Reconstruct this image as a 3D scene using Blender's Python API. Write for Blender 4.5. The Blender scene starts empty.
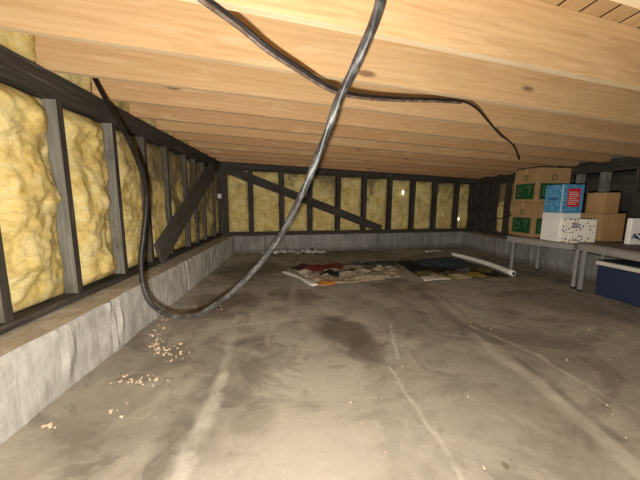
import bpy, bmesh, math, random
from mathutils import Vector, Matrix, noise
random.seed(7)
SC = bpy.context.scene
COL = SC.collection
# ------------------------------------------------------------------ camera
F, PITCH, ROLL, YAW, HC = 273.43, .1353, .009, .0863, 1.0
cy, sy = math.cos(YAW), math.sin(YAW)
FWD = Vector((sy*math.cos(PITCH), cy*math.cos(PITCH), -math.sin(PITCH)))
_r = Vector((cy, -sy, 0)); _u = _r.cross(FWD)
CR = math.cos(ROLL)*_r + math.sin(ROLL)*_u
CU = -math.sin(ROLL)*_r + math.cos(ROLL)*_u
EYE = Vector((0, 0, HC))
def ray(x, y): return FWD + CR*((x-320)/F) + CU*((240-y)/F)
def on_z(x, y, z):
    d = ray(x, y); return EYE + d*((z-HC)/d.z)
def on_x(x, y, X):
    d = ray(x, y); return EYE + d*(X/d.x)
BS = .158                                   # the back wall and the joists are skewed a little to the left wall
BN = Vector((-BS, 1, 0))
def on_back(x, y, off):
    d = ray(x, y); return EYE + d*(off/(d.y-BS*d.x))
def at_depth(x, y, t): return EYE + ray(x, y)*t
cam_d = bpy.data.cameras.new('camera'); cam = bpy.data.objects.new('camera', cam_d); COL.objects.link(cam)
cam_d.sensor_fit = 'HORIZONTAL'; cam_d.sensor_width = 36; cam_d.lens = 36*F/640
cam_d.clip_start = .02
m = Matrix((CR, CU, -FWD)).transposed().to_4x4(); m.translation = EYE
cam.matrix_world = m
SC.camera = cam

# ------------------------------------------------------------------ helpers
def link(name, me, mats, parent=None):
    o = bpy.data.objects.new(name, me); COL.objects.link(o)
    for mt in (mats if isinstance(mats, (list, tuple)) else [mats]): me.materials.append(mt)
    if parent: o.parent = parent
    return o
def obj(name, bm, mats, parent=None, smooth=False):
    bmesh.ops.recalc_face_normals(bm, faces=bm.faces)
    me = bpy.data.meshes.new(name); bm.to_mesh(me); bm.free()
    if smooth:
        for p in me.polygons: p.use_smooth = True
    return link(name, me, mats, parent)
def empty(name, loc, rz=0):
    o = bpy.data.objects.new(name, None); COL.objects.link(o); o.empty_display_size = .1
    o.location = loc; o.rotation_euler = (0, 0, rz); return o
def tag(o, label=None, cat=None, group=None, kind=None):
    if label: o['label'] = label
    if cat: o['category'] = cat
    if group: o['group'] = group
    if kind: o['kind'] = kind
    return o
def box(bm, lo, hi, mi=0, M=None):
    vs = [bm.verts.new((x, y, z)) for x in (lo[0], hi[0]) for y in (lo[1], hi[1]) for z in (lo[2], hi[2])]
    if M is not None:
        for v in vs: v.co = M @ v.co
    fs = []
    for idx in ((0,1,3,2), (4,6,7,5), (0,4,5,1), (2,3,7,6), (0,2,6,4), (1,5,7,3)):
        f = bm.faces.new([vs[i] for i in idx]); f.material_index = mi; fs.append(f)
    return vs, fs
def bevel(bm, w, seg=1):
    bmesh.ops.bevel(bm, geom=list(bm.edges), offset=w, segments=seg, profile=.5, affect='EDGES', clamp_overlap=True)
def bx(lo, hi, bev=0, seg=1):
    bm = bmesh.new(); box(bm, lo, hi)
    if bev: bevel(bm, bev, seg)
    return bm
ORD = ['first','second','third','fourth','fifth','sixth','seventh','eighth','ninth','tenth','eleventh','twelfth','thirteenth','fourteenth']
def frame(xd, zd):
    xd = Vector(xd).normalized(); yd = Vector(zd).cross(xd).normalized(); zd = xd.cross(yd)
    return Matrix((xd, yd, zd)).transposed()
def board(name, p0, p1, zdir, w, h, mats, parent=None, mi=None, bev=.003, seg=10, warp=.0, edge_mi=None):
    """a plank from p0 to p1 (centre line), local x along the grain, w across (local y), h along zdir (local z)"""
    p0 = Vector(p0); p1 = Vector(p1); L = (p1-p0).length
    bm = bmesh.new(); xs = [L*i/seg for i in range(seg+1)]
    ring = []
    sd = random.random()*50
    for x in xs:
        dy = warp*noise.noise((x*.7, sd, 0)); dz = warp*.6*noise.noise((x*.7, sd, 7))
        ring.append([bm.verts.new((x, sy_*w/2+dy, sz_*h/2+dz)) for sy_, sz_ in ((-1,-1),(1,-1),(1,1),(-1,1))])
    for i in range(seg):
        a, b = ring[i], ring[i+1]
        for k in range(4):
            f = bm.faces.new((a[k], a[(k+1)%4], b[(k+1)%4], b[k]))
            if mi: f.material_index = mi[k]      # 0 bottom(-z) 1 +y 2 top 3 -y
    bm.faces.new(ring[0][::-1]); bm.faces.new(ring[-1])
    bm.edges.ensure_lookup_table()
    if bev:
        es = [e for e in bm.edges if len(e.link_faces) == 2 and e.calc_face_angle(0) > .7]
        bmesh.ops.bevel(bm, geom=es, offset=bev, segments=1, affect='EDGES', clamp_overlap=True, material=-1 if edge_mi is None else edge_mi)
    o = obj(name, bm, mats, parent)
    M = frame(p1-p0, zdir).to_4x4(); M.translation = p0
    o.matrix_world = M
    return o
def catmull(pts, n=10):
    P = [Vector(p) for p in pts]; P = [P[0]*2-P[1]] + P + [P[-1]*2-P[-2]]
    out = []
    for i in range(1, len(P)-2):
        for k in range(n):
            t = k/n; a, b, c, d = P[i-1], P[i], P[i+1], P[i+2]
            out.append(.5*((2*b) + (c-a)*t + (2*a-5*b+4*c-d)*t*t + (3*b-a-3*c+d)*t**3))
    out.append(P[-2]); return out
def tube(bm, path, r, n=10, lobes=0, twist=0, rf=None, close=True):
    up = Vector((.3, .2, 1)).normalized(); prev = None; s = 0
    for i, p in enumerate(path):
        t = (path[min(i+1, len(path)-1)] - path[max(i-1, 0)]).normalized()
        if i: s += (p-path[i-1]).length
        a = up - t*up.dot(t); a.normalize(); up = a; b = t.cross(a)
        rr = rf(i/(len(path)-1)) if rf else r
        ring = []
        for k in range(n):
            th = 2*math.pi*k/n
            q = rr*(1 + (.14*math.cos(lobes*(th) + twist*s) if lobes else 0))
            ring.append(bm.verts.new(p + a*(q*math.cos(th)) + b*(q*math.sin(th))))
        if prev:
            for k in range(n): bm.faces.new((prev[k], prev[(k+1)%n], ring[(k+1)%n], ring[k]))
        elif close: bm.faces.new(ring[::-1])
        prev = ring
    if close: bm.faces.new(prev)

# ------------------------------------------------------------------ materials
class NT:
    def __init__(s, name, rough=.8, spec=.3):
        s.m = bpy.data.materials.new(name); s.m.use_nodes = True; s.t = s.m.node_tree; s.n = s.t.nodes
        s.b = s.n['Principled BSDF']; s.b.inputs['Roughness'].default_value = rough
        s.b.inputs['Specular IOR Level'].default_value = spec
    def node(s, ty, **kw):
        n = s.n.new(ty)
        for k, v in kw.items(): setattr(n, k, v)
        return n
    def l(s, a, b): s.t.links.new(a, b)
    def put(s, sock, v):
        if hasattr(v, 'is_output'): s.l(v, sock)
        else: sock.default_value = v
    def math(s, op, a, b=0.0, c=None, clamp=False):
        n = s.node('ShaderNodeMath', operation=op, use_clamp=clamp); s.put(n.inputs[0], a); s.put(n.inputs[1], b)
        if c is not None: s.put(n.inputs[2], c)
        return n.outputs[0]
    def vmath(s, op, a, b=(0,0,0), scale=None):
        n = s.node('ShaderNodeVectorMath', operation=op); s.put(n.inputs[0], a); s.put(n.inputs[1], b)
        if scale is not None: s.put(n.inputs['Scale'], scale)
        return n.outputs['Value'] if op in ('LENGTH', 'DOT_PRODUCT', 'DISTANCE') else n.outputs[0]
    def coord(s, scale=(1,1,1), rnd=True, which='Object'):
        tc = s.node('ShaderNodeTexCoord').outputs[which]
        if rnd:
            oi = s.node('ShaderNodeObjectInfo').outputs['Random']
            v = s.node('ShaderNodeCombineXYZ'); s.l(s.math('MULTIPLY', oi, 37.), v.inputs[0]); s.l(s.math('MULTIPLY', oi, 91.), v.inputs[1]); s.l(s.math('MULTIPLY', oi, 53.), v.inputs[2])
            tc = s.vmath('ADD', tc, v.outputs[0])
        return s.vmath('MULTIPLY', tc, scale)
    def noise(s, vec, scale, detail=4, rough=.55, dist=0):
        n = s.node('ShaderNodeTexNoise'); s.l(vec, n.inputs['Vector']); n.inputs['Scale'].default_value = scale
        n.inputs['Detail'].default_value = detail; n.inputs['Roughness'].default_value = rough; n.inputs['Distortion'].default_value = dist
        return n.outputs['Fac']
    def voro(s, vec, scale, feature='F1', out='Distance', rnd=1.):
        n = s.node('ShaderNodeTexVoronoi', feature=feature); s.l(vec, n.inputs['Vector']); n.inputs['Scale'].default_value = scale
        n.inputs['Randomness'].default_value = rnd
        return n.outputs[out]
    def ramp(s, fac, stops, mode='LINEAR'):
        n = s.node('ShaderNodeValToRGB'); n.color_ramp.interpolation = mode; e = n.color_ramp.elements
        while len(e) > 1: e.remove(e[-1])
        for i, (p, c) in enumerate(stops):
            k = e[0] if i == 0 else e.new(p)
            k.position = p; k.color = (*c, 1) if len(c) == 3 else c
        s.l(fac, n.inputs[0]); return n.outputs[0]
    def ss(s, fac, a, b):       # smooth step a..b -> 0..1
        n = s.node('ShaderNodeMapRange', interpolation_type='SMOOTHSTEP'); s.put(n.inputs[0], fac); n.inputs[1].default_value = a; n.inputs[2].default_value = b
        n.inputs[3].default_value = 0; n.inputs[4].default_value = 1; return n.outputs[0]
    def mix(s, f, a, b, blend='MIX'):
        n = s.node('ShaderNodeMix', data_type='RGBA', blend_type=blend); s.put(n.inputs[0], f)
        for i, v in ((6, a), (7, b)):
            if hasattr(v, 'is_output'): s.l(v, n.inputs[i])
            else: n.inputs[i].default_value = (*v, 1)
        return n.outputs[2]
    def color(s, v):
        if hasattr(v, 'is_output'): s.l(v, s.b.inputs['Base Color'])
        else: s.b.inputs['Base Color'].default_value = (*v, 1)
    def bump(s, h, strength=.5, dist=.01):
        n = s.node('ShaderNodeBump'); n.inputs['Strength'].default_value = strength; n.inputs['Distance'].default_value = dist
        s.l(h, n.inputs['Height']); s.l(n.outputs[0], s.b.inputs['Normal'])

def plain(name, col, rough=.7, spec=.3, var=.12, scale=12, bump=.0, metal=0):
    t = NT(name, rough, spec); c = t.coord()
    n = t.noise(c, scale, 5)
    t.color(t.mix(t.ss(n, .3, .7), tuple(x*(1-var) for x in col), tuple(min(1, x*(1+var)) for x in col)))
    if bump: t.bump(n, bump, .006)
    t.b.inputs['Metallic'].default_value = metal
    return t.m

def wood(name, a, b, dark, rough=.75, knots=.5, bumpd=.25, stain=None, ring=.3, tonevar=0, streak=None):
    t = NT(name, rough, .25)
    c = t.coord((1, 1, 1))
    s1 = t.vmath('MULTIPLY', c, (.55, 7, 7))
    g = t.noise(s1, 2.2, 6, .6, 1.2)
    fine = t.noise(t.vmath('MULTIPLY', c, (1.5, 60, 60)), 2.0, 3)
    tone = t.noise(t.vmath('MULTIPLY', c, (.8, 3, 3)), 1.6, 3)
    w = t.node('ShaderNodeTexWave', wave_type='BANDS', bands_direction='Z'); t.l(t.vmath('MULTIPLY', c, (.22, 1.2, 1)), w.inputs['Vector'])
    w.inputs['Scale'].default_value = 9; w.inputs['Distortion'].default_value = 9; w.inputs['Detail'].default_value = 2.5; w.inputs['Detail Scale'].default_value = .8
    col = t.mix(t.ss(g, .25, .75), a, b)
    col = t.mix(t.math('MULTIPLY', w.outputs['Fac'], ring), col, dark)
    col = t.mix(t.math('MULTIPLY', t.ss(fine, .5, .75), .16), col, dark)
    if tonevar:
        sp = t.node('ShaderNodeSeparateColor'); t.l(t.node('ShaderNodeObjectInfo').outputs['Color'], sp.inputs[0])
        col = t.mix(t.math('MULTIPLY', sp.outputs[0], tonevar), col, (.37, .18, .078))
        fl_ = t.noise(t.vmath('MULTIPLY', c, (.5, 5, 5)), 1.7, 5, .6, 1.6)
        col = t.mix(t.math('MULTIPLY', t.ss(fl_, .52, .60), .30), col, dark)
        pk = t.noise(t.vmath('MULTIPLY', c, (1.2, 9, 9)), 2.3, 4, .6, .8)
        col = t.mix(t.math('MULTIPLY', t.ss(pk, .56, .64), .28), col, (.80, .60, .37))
    col = t.mix(t.math('MULTIPLY', t.ss(tone, .5, .75), .35), col, tuple(x*.72 for x in a))
    if knots:
        kd = t.voro(t.vmath('MULTIPLY', c, (1.0, 3.2, 3.2)), 1.5)
        col = t.mix(t.math('MULTIPLY', t.ss(kd, .12, .05), knots), col, tuple(x*.35 for x in dark))
    if stain:
        col = t.mix(t.math('MULTIPLY', t.ss(t.noise(c, 3.0, 6, .65), .5, .7), stain[1]), col, stain[0])
    if streak:
        sk = t.noise(t.vmath('MULTIPLY', c, (1.6, 28, 28)), 1.3, 5, .65, .4)
        col = t.mix(t.math('MULTIPLY', t.ss(sk, .55, .70), streak[1]), col, streak[0])
    t.color(col)
    h = t.math('ADD', t.math('MULTIPLY', fine, .6), t.math('MULTIPLY', g, .5))
    t.bump(h, bumpd, .004)
    return t.m

PINE = wood('bare_pine', (.78, .545, .29), (.71, .475, .235), (.48, .27, .115), .7, .8, .2, ring=.20, tonevar=1)
PINE_EDGE = wood('pale_planed_edge', (.92, .73, .48), (.86, .65, .40), (.60, .37, .18), .65, .3, .1, ring=.1, tonevar=.8)  # paler pine paints an edge highlight on joist bottoms and bevels
DARKW = wood('blackened_timber', (.040, .034, .028), (.075, .062, .05), (.018, .015, .013), .8, .3, .5, ((.10, .09, .078), .35), streak=((.20, .18, .155), .5))
GREYW = wood('weathered_grey_timber', (.30, .29, .25), (.20, .19, .165), (.075, .068, .058), .9, .3, .6, ((.085, .075, .06), .7), streak=((.42, .40, .34), .5))
MIDW = wood('grimy_brace_timber', (.085, .074, .058), (.13, .112, .09), (.035, .03, .024), .85, .3, .5, ((.04, .035, .028), .5), streak=((.21, .185, .15), .4))
def subfloor_mat():
    t = NT('subfloor_boards', .85, .2); c = t.coord(rnd=False)
    sp = t.node('ShaderNodeSeparateXYZ'); t.l(c, sp.inputs[0])
    u = t.math('ADD', sp.outputs[0], t.math('MULTIPLY', t.math('SUBTRACT', t.noise(c, 4, 3), .5), .012))
    fr = t.math('FRACT', t.math('MULTIPLY', u, 1/.14))
    gap = t.math('LESS_THAN', fr, .09)
    idn = t.node('ShaderNodeTexWhiteNoise', noise_dimensions='1D'); t.l(t.math('FLOOR', t.math('MULTIPLY', u, 1/.14)), idn.inputs['W'])
    g = t.noise(t.vmath('MULTIPLY', c, (40, 2.5, 1)), 1.5, 4)
    col = t.mix(t.ss(g, .3, .7), (.66, .45, .23), (.5, .33, .16)); col = t.mix(t.math('MULTIPLY', idn.outputs['Value'], .45), col, (.36, .21, .1))
    col = t.mix(t.math('MULTIPLY', t.ss(g, .6, .72), .5), col, (.2, .11, .05))
    t.color(t.mix(gap, col, (.05, .03, .018))); return t.m
SUBF = subfloor_mat()

def insulation_mat():
    t = NT('yellow_glass_wool', .95, .05)
    c = t.coord()
    oi = t.node('ShaderNodeObjectInfo').outputs['Color']
    sep = t.node('ShaderNodeSeparateColor'); t.l(oi, sep.inputs[0]); dirt = sep.outputs[0]
    n1 = t.noise(c, 5, 6, .6, .6); n2 = t.noise(c, 26, 5, .7, .8); n3 = t.noise(c, 2.4, 5, .6, .4); fib = t.noise(t.vmath('MULTIPLY', c, (1, 1, 2.2)), 70, 4, .7, 1.5)
    sp = t.node('ShaderNodeSeparateXYZ'); t.l(t.node('ShaderNodeTexCoord').outputs['Object'], sp.inputs[0])
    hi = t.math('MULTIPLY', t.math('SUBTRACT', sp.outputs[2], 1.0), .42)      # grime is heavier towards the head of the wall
    col = t.mix(t.ss(n1, .3, .7), (.70, .515, .165), (.80, .645, .27))
    bigv = t.noise(c, 6, 5, .6, 1.2)
    col = t.mix(t.math('MULTIPLY', t.ss(bigv, .50, .58), .40), col, (.88, .77, .44))
    col = t.mix(t.math('MULTIPLY', t.ss(bigv, .46, .38), .5), col, (.46, .32, .09))
    tear = t.noise(t.vmath('MULTIPLY', c, (1, 1, 2.2)), 2.0, 6, .6, 1.2)
    col = t.mix(t.math('MULTIPLY', t.ss(t.math('ABSOLUTE', t.math('SUBTRACT', tear, .5)), .030, .004), .26), col, (.26, .18, .06))
    col = t.mix(t.math('MULTIPLY', t.ss(n2, .5, .72), .45), col, (.82, .70, .40))
    col = t.mix(t.math('MULTIPLY', t.ss(fib, .5, .7), .18), col, (.42, .29, .09))
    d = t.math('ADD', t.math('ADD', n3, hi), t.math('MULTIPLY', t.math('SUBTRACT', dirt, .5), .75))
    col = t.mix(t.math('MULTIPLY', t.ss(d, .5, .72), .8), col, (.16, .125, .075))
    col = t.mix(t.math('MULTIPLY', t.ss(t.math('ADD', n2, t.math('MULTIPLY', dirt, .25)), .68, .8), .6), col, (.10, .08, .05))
    t.color(col)
    h = t.math('ADD', t.math('MULTIPLY', n2, .8), t.math('ADD', t.math('MULTIPLY', bigv, .6), t.math('MULTIPLY', fib, .4)))
    t.bump(h, .5, .03)
    return t.m
INSUL = insulation_mat()

def concrete_mat():
    t = NT('rough_pale_concrete', .9, .15)
    c = t.coord(rnd=False)
    n1 = t.noise(c, 2.3, 6, .6, .5); n2 = t.noise(c, 14, 6, .65); dr = t.noise(t.vmath('MULTIPLY', c, (9, 9, 1.2)), 1.4, 5, .6, .6)
    col = t.mix(t.ss(n1, .3, .7), (.46, .44, .395), (.65, .625, .57))
    col = t.mix(t.math('MULTIPLY', t.ss(dr, .55, .72), .55), col, (.76, .74, .69))
    col = t.mix(t.math('MULTIPLY', t.ss(dr, .46, .34), .4), col, (.31, .29, .26))
    col = t.mix(t.math('MULTIPLY', t.ss(n2, .55, .75), .3), col, (.25, .235, .21))
    t.color(col); t.bump(t.math('ADD', n2, t.math('MULTIPLY', dr, .6)), .6, .012)
    return t.m
CONC = concrete_mat()

def curb_grey_mat():
    t = NT('damp_grey_concrete', .9, .15); c = t.coord(rnd=False)
    n1 = t.noise(c, 2.0, 6, .6, .5); n2 = t.noise(c, 14, 6, .65); dr = t.noise(t.vmath('MULTIPLY', c, (7, 7, 1)), 1.4, 5, .6, .6)
    col = t.mix(t.ss(n1, .3, .7), (.22, .21, .195), (.34, .325, .30))
    col = t.mix(t.math('MULTIPLY', t.ss(dr, .55, .7), .5), col, (.44, .43, .41)); col = t.mix(t.math('MULTIPLY', t.ss(dr, .46, .36), .5), col, (.14, .13, .115))
    sp = t.node('ShaderNodeSeparateXYZ'); t.l(c, sp.inputs[0])
    foot_z = t.math('ADD', sp.outputs[2], t.math('MULTIPLY', n2, .12))
    col = t.mix(t.math('MULTIPLY', t.ss(foot_z, .17, .08), .6), col, (.09, .078, .062))  # darker brown towards the foot of the curb
    t.color(col); t.bump(n2, .6, .012); return t.m
CONCG = curb_grey_mat()
def curb_top_mat():
    t = NT('dusty_curb_concrete', .95, .1); c = t.coord(rnd=False)
    n = t.noise(c, 9, 6, .7, .5); n2 = t.noise(c, 40, 4, .7)
    col = t.mix(t.ss(n, .35, .7), (.45, .385, .29), (.60, .56, .48)); col = t.mix(t.math('MULTIPLY', t.ss(n2, .55, .7), .5), col, (.2, .16, .11))
    t.color(col); t.bump(n2, .6, .01); return t.m
CURBTOP = curb_top_mat()

# marks that lie on the floor: pale joints, scuffs and dusty drag lines
SEG = []   # (pixel a, pixel b, half width m, softness m, strength, colour)
PALE = (.56, .52, .44); SOFTP = (.46, .42, .36); DARKJ = (.15, .13, .105)
for a, b, w, s_, k, c_ in [
    ((178,480),(222,375),.030,.030,.75,PALE), ((222,375),(236,318),.016,.03,.45,PALE), ((150,480),(205,380),.03,.05,.45,DARKJ),
    ((288,318),(299,262),.035,.03,.55,SOFTP),
    ((390,366),(464,482),.008,.010,.75,PALE), ((392,325),(398,358),.010,.012,.7,PALE),
    ((416,287),(470,332),.045,.04,.45,DARKJ), ((470,332),(560,400),.035,.03,.5,PALE), ((560,400),(650,478),.03,.04,.5,PALE), ((430,287),(640,455),.014,.02,.55,DARKJ),
    ((470,325),(540,355),.010,.014,.55,PALE), ((540,355),(600,392),.012,.014,.6,PALE), ((445,333),(480,338),.012,.02,.4,PALE),
    ((200,330),(260,322),.012,.03,.4,PALE), ((260,322),(300,318),.012,.04,.35,PALE), ((215,345),(265,355),.012,.03,.3,PALE), ((268,345),(272,312),.01,.02,.35,PALE)]:
    SEG.append((on_z(*a, 0), on_z(*b, 0), w, s_, k, c_))
def floor_mat():
    t = NT('dusty_stained_slab', .62, .3)
    c = t.coord(rnd=False)
    wob = t.noise(c, 3.5, 3); wob2 = t.noise(t.vmath('ADD', c, (7, 3, 1)), 3.5, 3)
    cv = t.node('ShaderNodeCombineXYZ'); t.l(t.math('MULTIPLY', t.math('SUBTRACT', wob, .5), .10), cv.inputs[0]); t.l(t.math('MULTIPLY', t.math('SUBTRACT', wob2, .5), .10), cv.inputs[1])
    cd = t.vmath('ADD', c, cv.outputs[0])
    n1 = t.noise(c, .85, 5, .55, .8); n2 = t.noise(t.vmath('ADD', c, (3.3, 1.7, 0)), 2.6, 7, .62, .6); n3 = t.noise(c, 22, 5, .7); n4 = t.noise(t.vmath('MULTIPLY', c, (1, 1.5, 1)), 1.3, 5, .6, 1.0)
    col = t.mix(t.ss(n1, .34, .66), (.31, .275, .225), (.45, .405, .335))
    col = t.mix(t.math('MULTIPLY', t.ss(n2, .52, .68), .55), col, (.41, .37, .30))
    col = t.mix(t.math('MULTIPLY', t.ss(n4, .48, .38), .5), col, (.125, .10, .078))
    n5 = t.noise(t.vmath('ADD', c, (11, 5, 2)), 4.2, 7, .62, .7); n6 = t.noise(t.vmath('ADD', c, (2, 15, 2)), 9, 7, .68, .4)
    col = t.mix(t.math('MULTIPLY', t.ss(n5, .53, .58), .38), col, (.48, .435, .355))
    col = t.mix(t.math('MULTIPLY', t.ss(n5, .45, .40), .38), col, (.20, .175, .14))
    col = t.mix(t.math('MULTIPLY', t.ss(n6, .60, .68), .5), col, (.17, .145, .115))
    col = t.mix(t.math('MULTIPLY', t.ss(n6, .40, .34), .35), col, (.46, .425, .36))
    col = t.mix(t.math('MULTIPLY', t.ss(n3, .58, .74), .3), col, (.17, .15, .12))
    # pale dusty patches, a brown wet streak and broad darker brown-grey patches
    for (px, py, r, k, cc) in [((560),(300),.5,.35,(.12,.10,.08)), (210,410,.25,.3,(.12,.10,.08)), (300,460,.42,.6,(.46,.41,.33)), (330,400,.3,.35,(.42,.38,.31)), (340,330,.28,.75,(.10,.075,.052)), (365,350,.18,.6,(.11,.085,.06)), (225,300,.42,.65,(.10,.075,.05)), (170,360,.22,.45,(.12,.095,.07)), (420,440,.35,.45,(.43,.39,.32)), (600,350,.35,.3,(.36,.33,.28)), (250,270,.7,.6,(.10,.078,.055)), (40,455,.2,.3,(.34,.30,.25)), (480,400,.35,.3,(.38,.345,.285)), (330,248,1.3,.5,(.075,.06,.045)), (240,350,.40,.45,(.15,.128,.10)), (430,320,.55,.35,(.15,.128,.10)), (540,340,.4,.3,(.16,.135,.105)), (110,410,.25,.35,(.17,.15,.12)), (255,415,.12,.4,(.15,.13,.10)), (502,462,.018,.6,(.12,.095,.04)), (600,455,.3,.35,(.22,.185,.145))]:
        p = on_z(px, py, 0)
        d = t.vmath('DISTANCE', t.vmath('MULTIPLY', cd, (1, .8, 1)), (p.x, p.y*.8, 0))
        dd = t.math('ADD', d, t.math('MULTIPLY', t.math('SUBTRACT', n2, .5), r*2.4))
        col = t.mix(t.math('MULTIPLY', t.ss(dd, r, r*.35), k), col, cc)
    br = t.noise(t.vmath('ADD', c, (9, 4, 0)), 7, 4, .65)
    for a, b, w, s_, k, cc in SEG:
        d = b-a; L = d.length; d.normalize()
        rel = t.vmath('SUBTRACT', cd, tuple(a))
        h = t.math('MINIMUM', t.math('MAXIMUM', t.vmath('DOT_PRODUCT', rel, tuple(d)), 0.), L)
        q = t.vmath('SCALE', tuple(d), scale=h)
        dist = t.vmath('DISTANCE', rel, q)
        f = t.math('MULTIPLY', t.ss(dist, w+s_, w*.5), t.math('MULTIPLY', t.ss(br, .25, .6), k))
        col = t.mix(f, col, cc)
    t.color(col)
    t.l(t.math('ADD', .5, t.math('MULTIPLY', n2, .3)), t.b.inputs['Roughness'])
    t.bump(t.math('ADD', t.math('MULTIPLY', n3, .35), t.math('ADD', t.math('MULTIPLY', n2, 1.0), t.math('MULTIPLY', n4, 1.2))), .35, .02)
    return t.m
FLOOR = floor_mat()

def cable_mat(name, col, col2, rough, spec):
    t = NT(name, rough, spec); c = t.coord()
    n = t.noise(c, 18, 5, .65, .6)
    t.color(t.mix(t.ss(n, .42, .64), col, col2)); t.bump(n, .3, .004); return t.m
CAB_GREY = cable_mat('dusty_grey_sheath', (.034, .034, .035), (.11, .108, .105), .42, .6)
CAB_BLACK = cable_mat('black_sheath', (.012, .011, .011), (.022, .02, .02), .45, .4)
CAB_BROWN = cable_mat('glossy_brown_sheath', (.10, .07, .055), (.22, .17, .14), .22, .8)

def card_mat(name, a, b):
    t = NT(name, .85, .15); c = t.coord()
    w = t.noise(t.vmath('MULTIPLY', c, (60, 60, 1.5)), 2, 2); n = t.noise(c, 5, 4)
    col = t.mix(t.ss(n, .3, .7), a, b); col = t.mix(t.math('MULTIPLY', t.ss(w, .5, .7), .15), col, tuple(x*.6 for x in a))
    t.color(col); return t.m
CARD = card_mat('brown_cardboard', (.42, .245, .105), (.49, .30, .14))
CARDY = card_mat('tan_cardboard', (.36, .22, .10), (.42, .27, .13))
WHITEC = plain('white_card', (.88, .86, .80), .6, .3, .05, 6)
TAPE = plain('packing_tape', (.45, .30, .16), .35, .5, .06)
GREENP = plain('green_print', (.012, .075, .028), .7, .2, .2)
GREENL = plain('pale_green_print', (.065, .12, .045), .7, .2, .2)
REDP = plain('red_label', (.62, .02, .03), .55, .3, .06)
INKW = plain('white_print', (.75, .70, .68), .6, .3, .04)
INKB = plain('navy_print', (.02, .03, .14), .6, .3, .1)
PALEBLUE = plain('pale_blue_print', (.42, .62, .80), .6, .3, .05)
def dots_mat(name, base, dot, scale, r0, r1, dot2=None):
    t = NT(name, .6, .3); c = t.coord(rnd=False)
    v = t.node('ShaderNodeTexVoronoi', feature='F1'); t.l(c, v.inputs['Vector']); v.inputs['Scale'].default_value = scale; v.inputs['Randomness'].default_value = .55
    dc = dot
    if dot2:
        sp = t.node('ShaderNodeSeparateColor'); t.l(v.outputs['Color'], sp.inputs[0])
        dc = t.mix(t.math('GREATER_THAN', sp.outputs[0], .5), dot, dot2)
    t.color(t.mix(t.ss(v.outputs['Distance'], r1, r0), base, dc)); return t.m
BLUEDOT = dots_mat('blue_speckled_print', (.065, .27, .48), (.30, .56, .76), 36, .18, .42)
WHITEDOT = dots_mat('cream_spotted_print', (.90, .86, .76), (.10, .10, .24), 27, .24, .40, (.34, .22, .10))
TGREY = plain('grey_laminate', (.21, .185, .165), .7, .25, .12, 20, .1)
TGREY2 = plain('grey_table_edge', (.31, .29, .27), .7, .25, .12, 20, .1)
LEGG = plain('grey_steel_tube', (.27, .265, .25), .5, .4, .1, 15)
COOLB = plain('navy_plastic', (.022, .036, .078), .5, .4, .08, 6)
COOLW = plain('cream_plastic', (.70, .66, .56), .5, .4, .05, 6)
COOLD = plain('dark_slate_plastic', (.05, .062, .075), .6, .3, .15, 8)
WHITEP = plain('white_plastic', (.80, .78, .74), .5, .4, .04)
CHIP = plain('pale_wood_chip', (.72, .57, .41), .9, .1, .2, 40)
DIRTW = plain('dark_cellar_board', (.06, .055, .045), .95, .1, .4, 3, .3)
SOIL = plain('dark_soil', (.05, .04, .03), 1, .05, .4, 6, .6)

# ------------------------------------------------------------------ setting
XL, XW, HCB = -1.225, -1.422, .347         # left curb face, left stud face, curb height
XR, XRW = 3.93, 4.25                        # right curb face, right stud face
YB, YW = 5.53, 5.60                         # back curb face and stud face (offsets at x = 0)
CS, Z0 = -.0261, 1.705                      # the ceiling drops a little to the right
def zc(x): return Z0 + CS*x
def back(x, off, z): return Vector((x, off + BS*x, z))

bm = bmesh.new()
nx, ny = 90, 100
x0, x1, y0, y1 = -1.75, 6.4, -1.6, 6.9
grid = [[bm.verts.new((x0+(x1-x0)*i/nx, y0+(y1-y0)*j/ny, 0)) for j in range(ny+1)] for i in range(nx+1)]
for r in grid:
    for v in r:
        d = .010*noise.noise((v.co.x*1.3, v.co.y*1.1, 3)) + .005*noise.noise((v.co.x*4, v.co.y*4, 9))
        v.co.z = min(0, d-.004)
for i in range(nx):
    for j in range(ny): bm.faces.new((grid[i][j], grid[i+1][j], grid[i+1][j+1], grid[i][j+1]))
rim = [grid[0][0], grid[nx][0], grid[nx][ny], grid[0][ny]]
fl = obj('floor', bm, FLOOR, smooth=True); tag(fl, kind='structure')

bm = bmesh.new()        # subfloor laid on the joists
v = []
for x in (-1.75, XRW+.2):
    for off in (-.4, 6.2):
        for dz in (.286, .31): v.append(bm.verts.new(back(x, off, zc(x)+dz)))
for idx in ((0,1,3,2), (4,6,7,5), (0,4,5,1), (2,3,7,6), (0,2,6,4), (1,5,7,3)): bm.faces.new([v[i] for i in idx])
tag(obj('ceiling', bm, SUBF), kind='structure')
tag(obj('ceiling_beyond', bx((XRW+.21, -.6, zc(XRW)+.02), (6.05, 6.8, zc(XRW)+.06)), DIRTW), kind='structure')  # dark slab put in so the space past the open studs stays dark

bm = bx((-1.60, -1.5, .37), (-1.56, 5.4, zc(-1.6)+.28)); tag(obj('wall_left', bm, DIRTW), kind='structure')
bm = bmesh.new(); vs = []
for x in (-1.55, 4.6):
    for off in (YW+.13, YW+.17):
        for z in (.37, zc(x)+.28): vs.append(bm.verts.new(back(x, off, z)))
for idx in ((0,1,3,2), (4,6,7,5), (0,4,5,1), (2,3,7,6), (0,2,6,4), (1,5,7,3)): bm.faces.new([vs[i] for i in idx])
tag(obj('wall_back', bm, DIRTW), kind='structure')
tag(obj('wall_right', bx((6.0, -1.5, 0), (6.05, 6.8, zc(6)+.28)), DIRTW), kind='structure')

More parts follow.
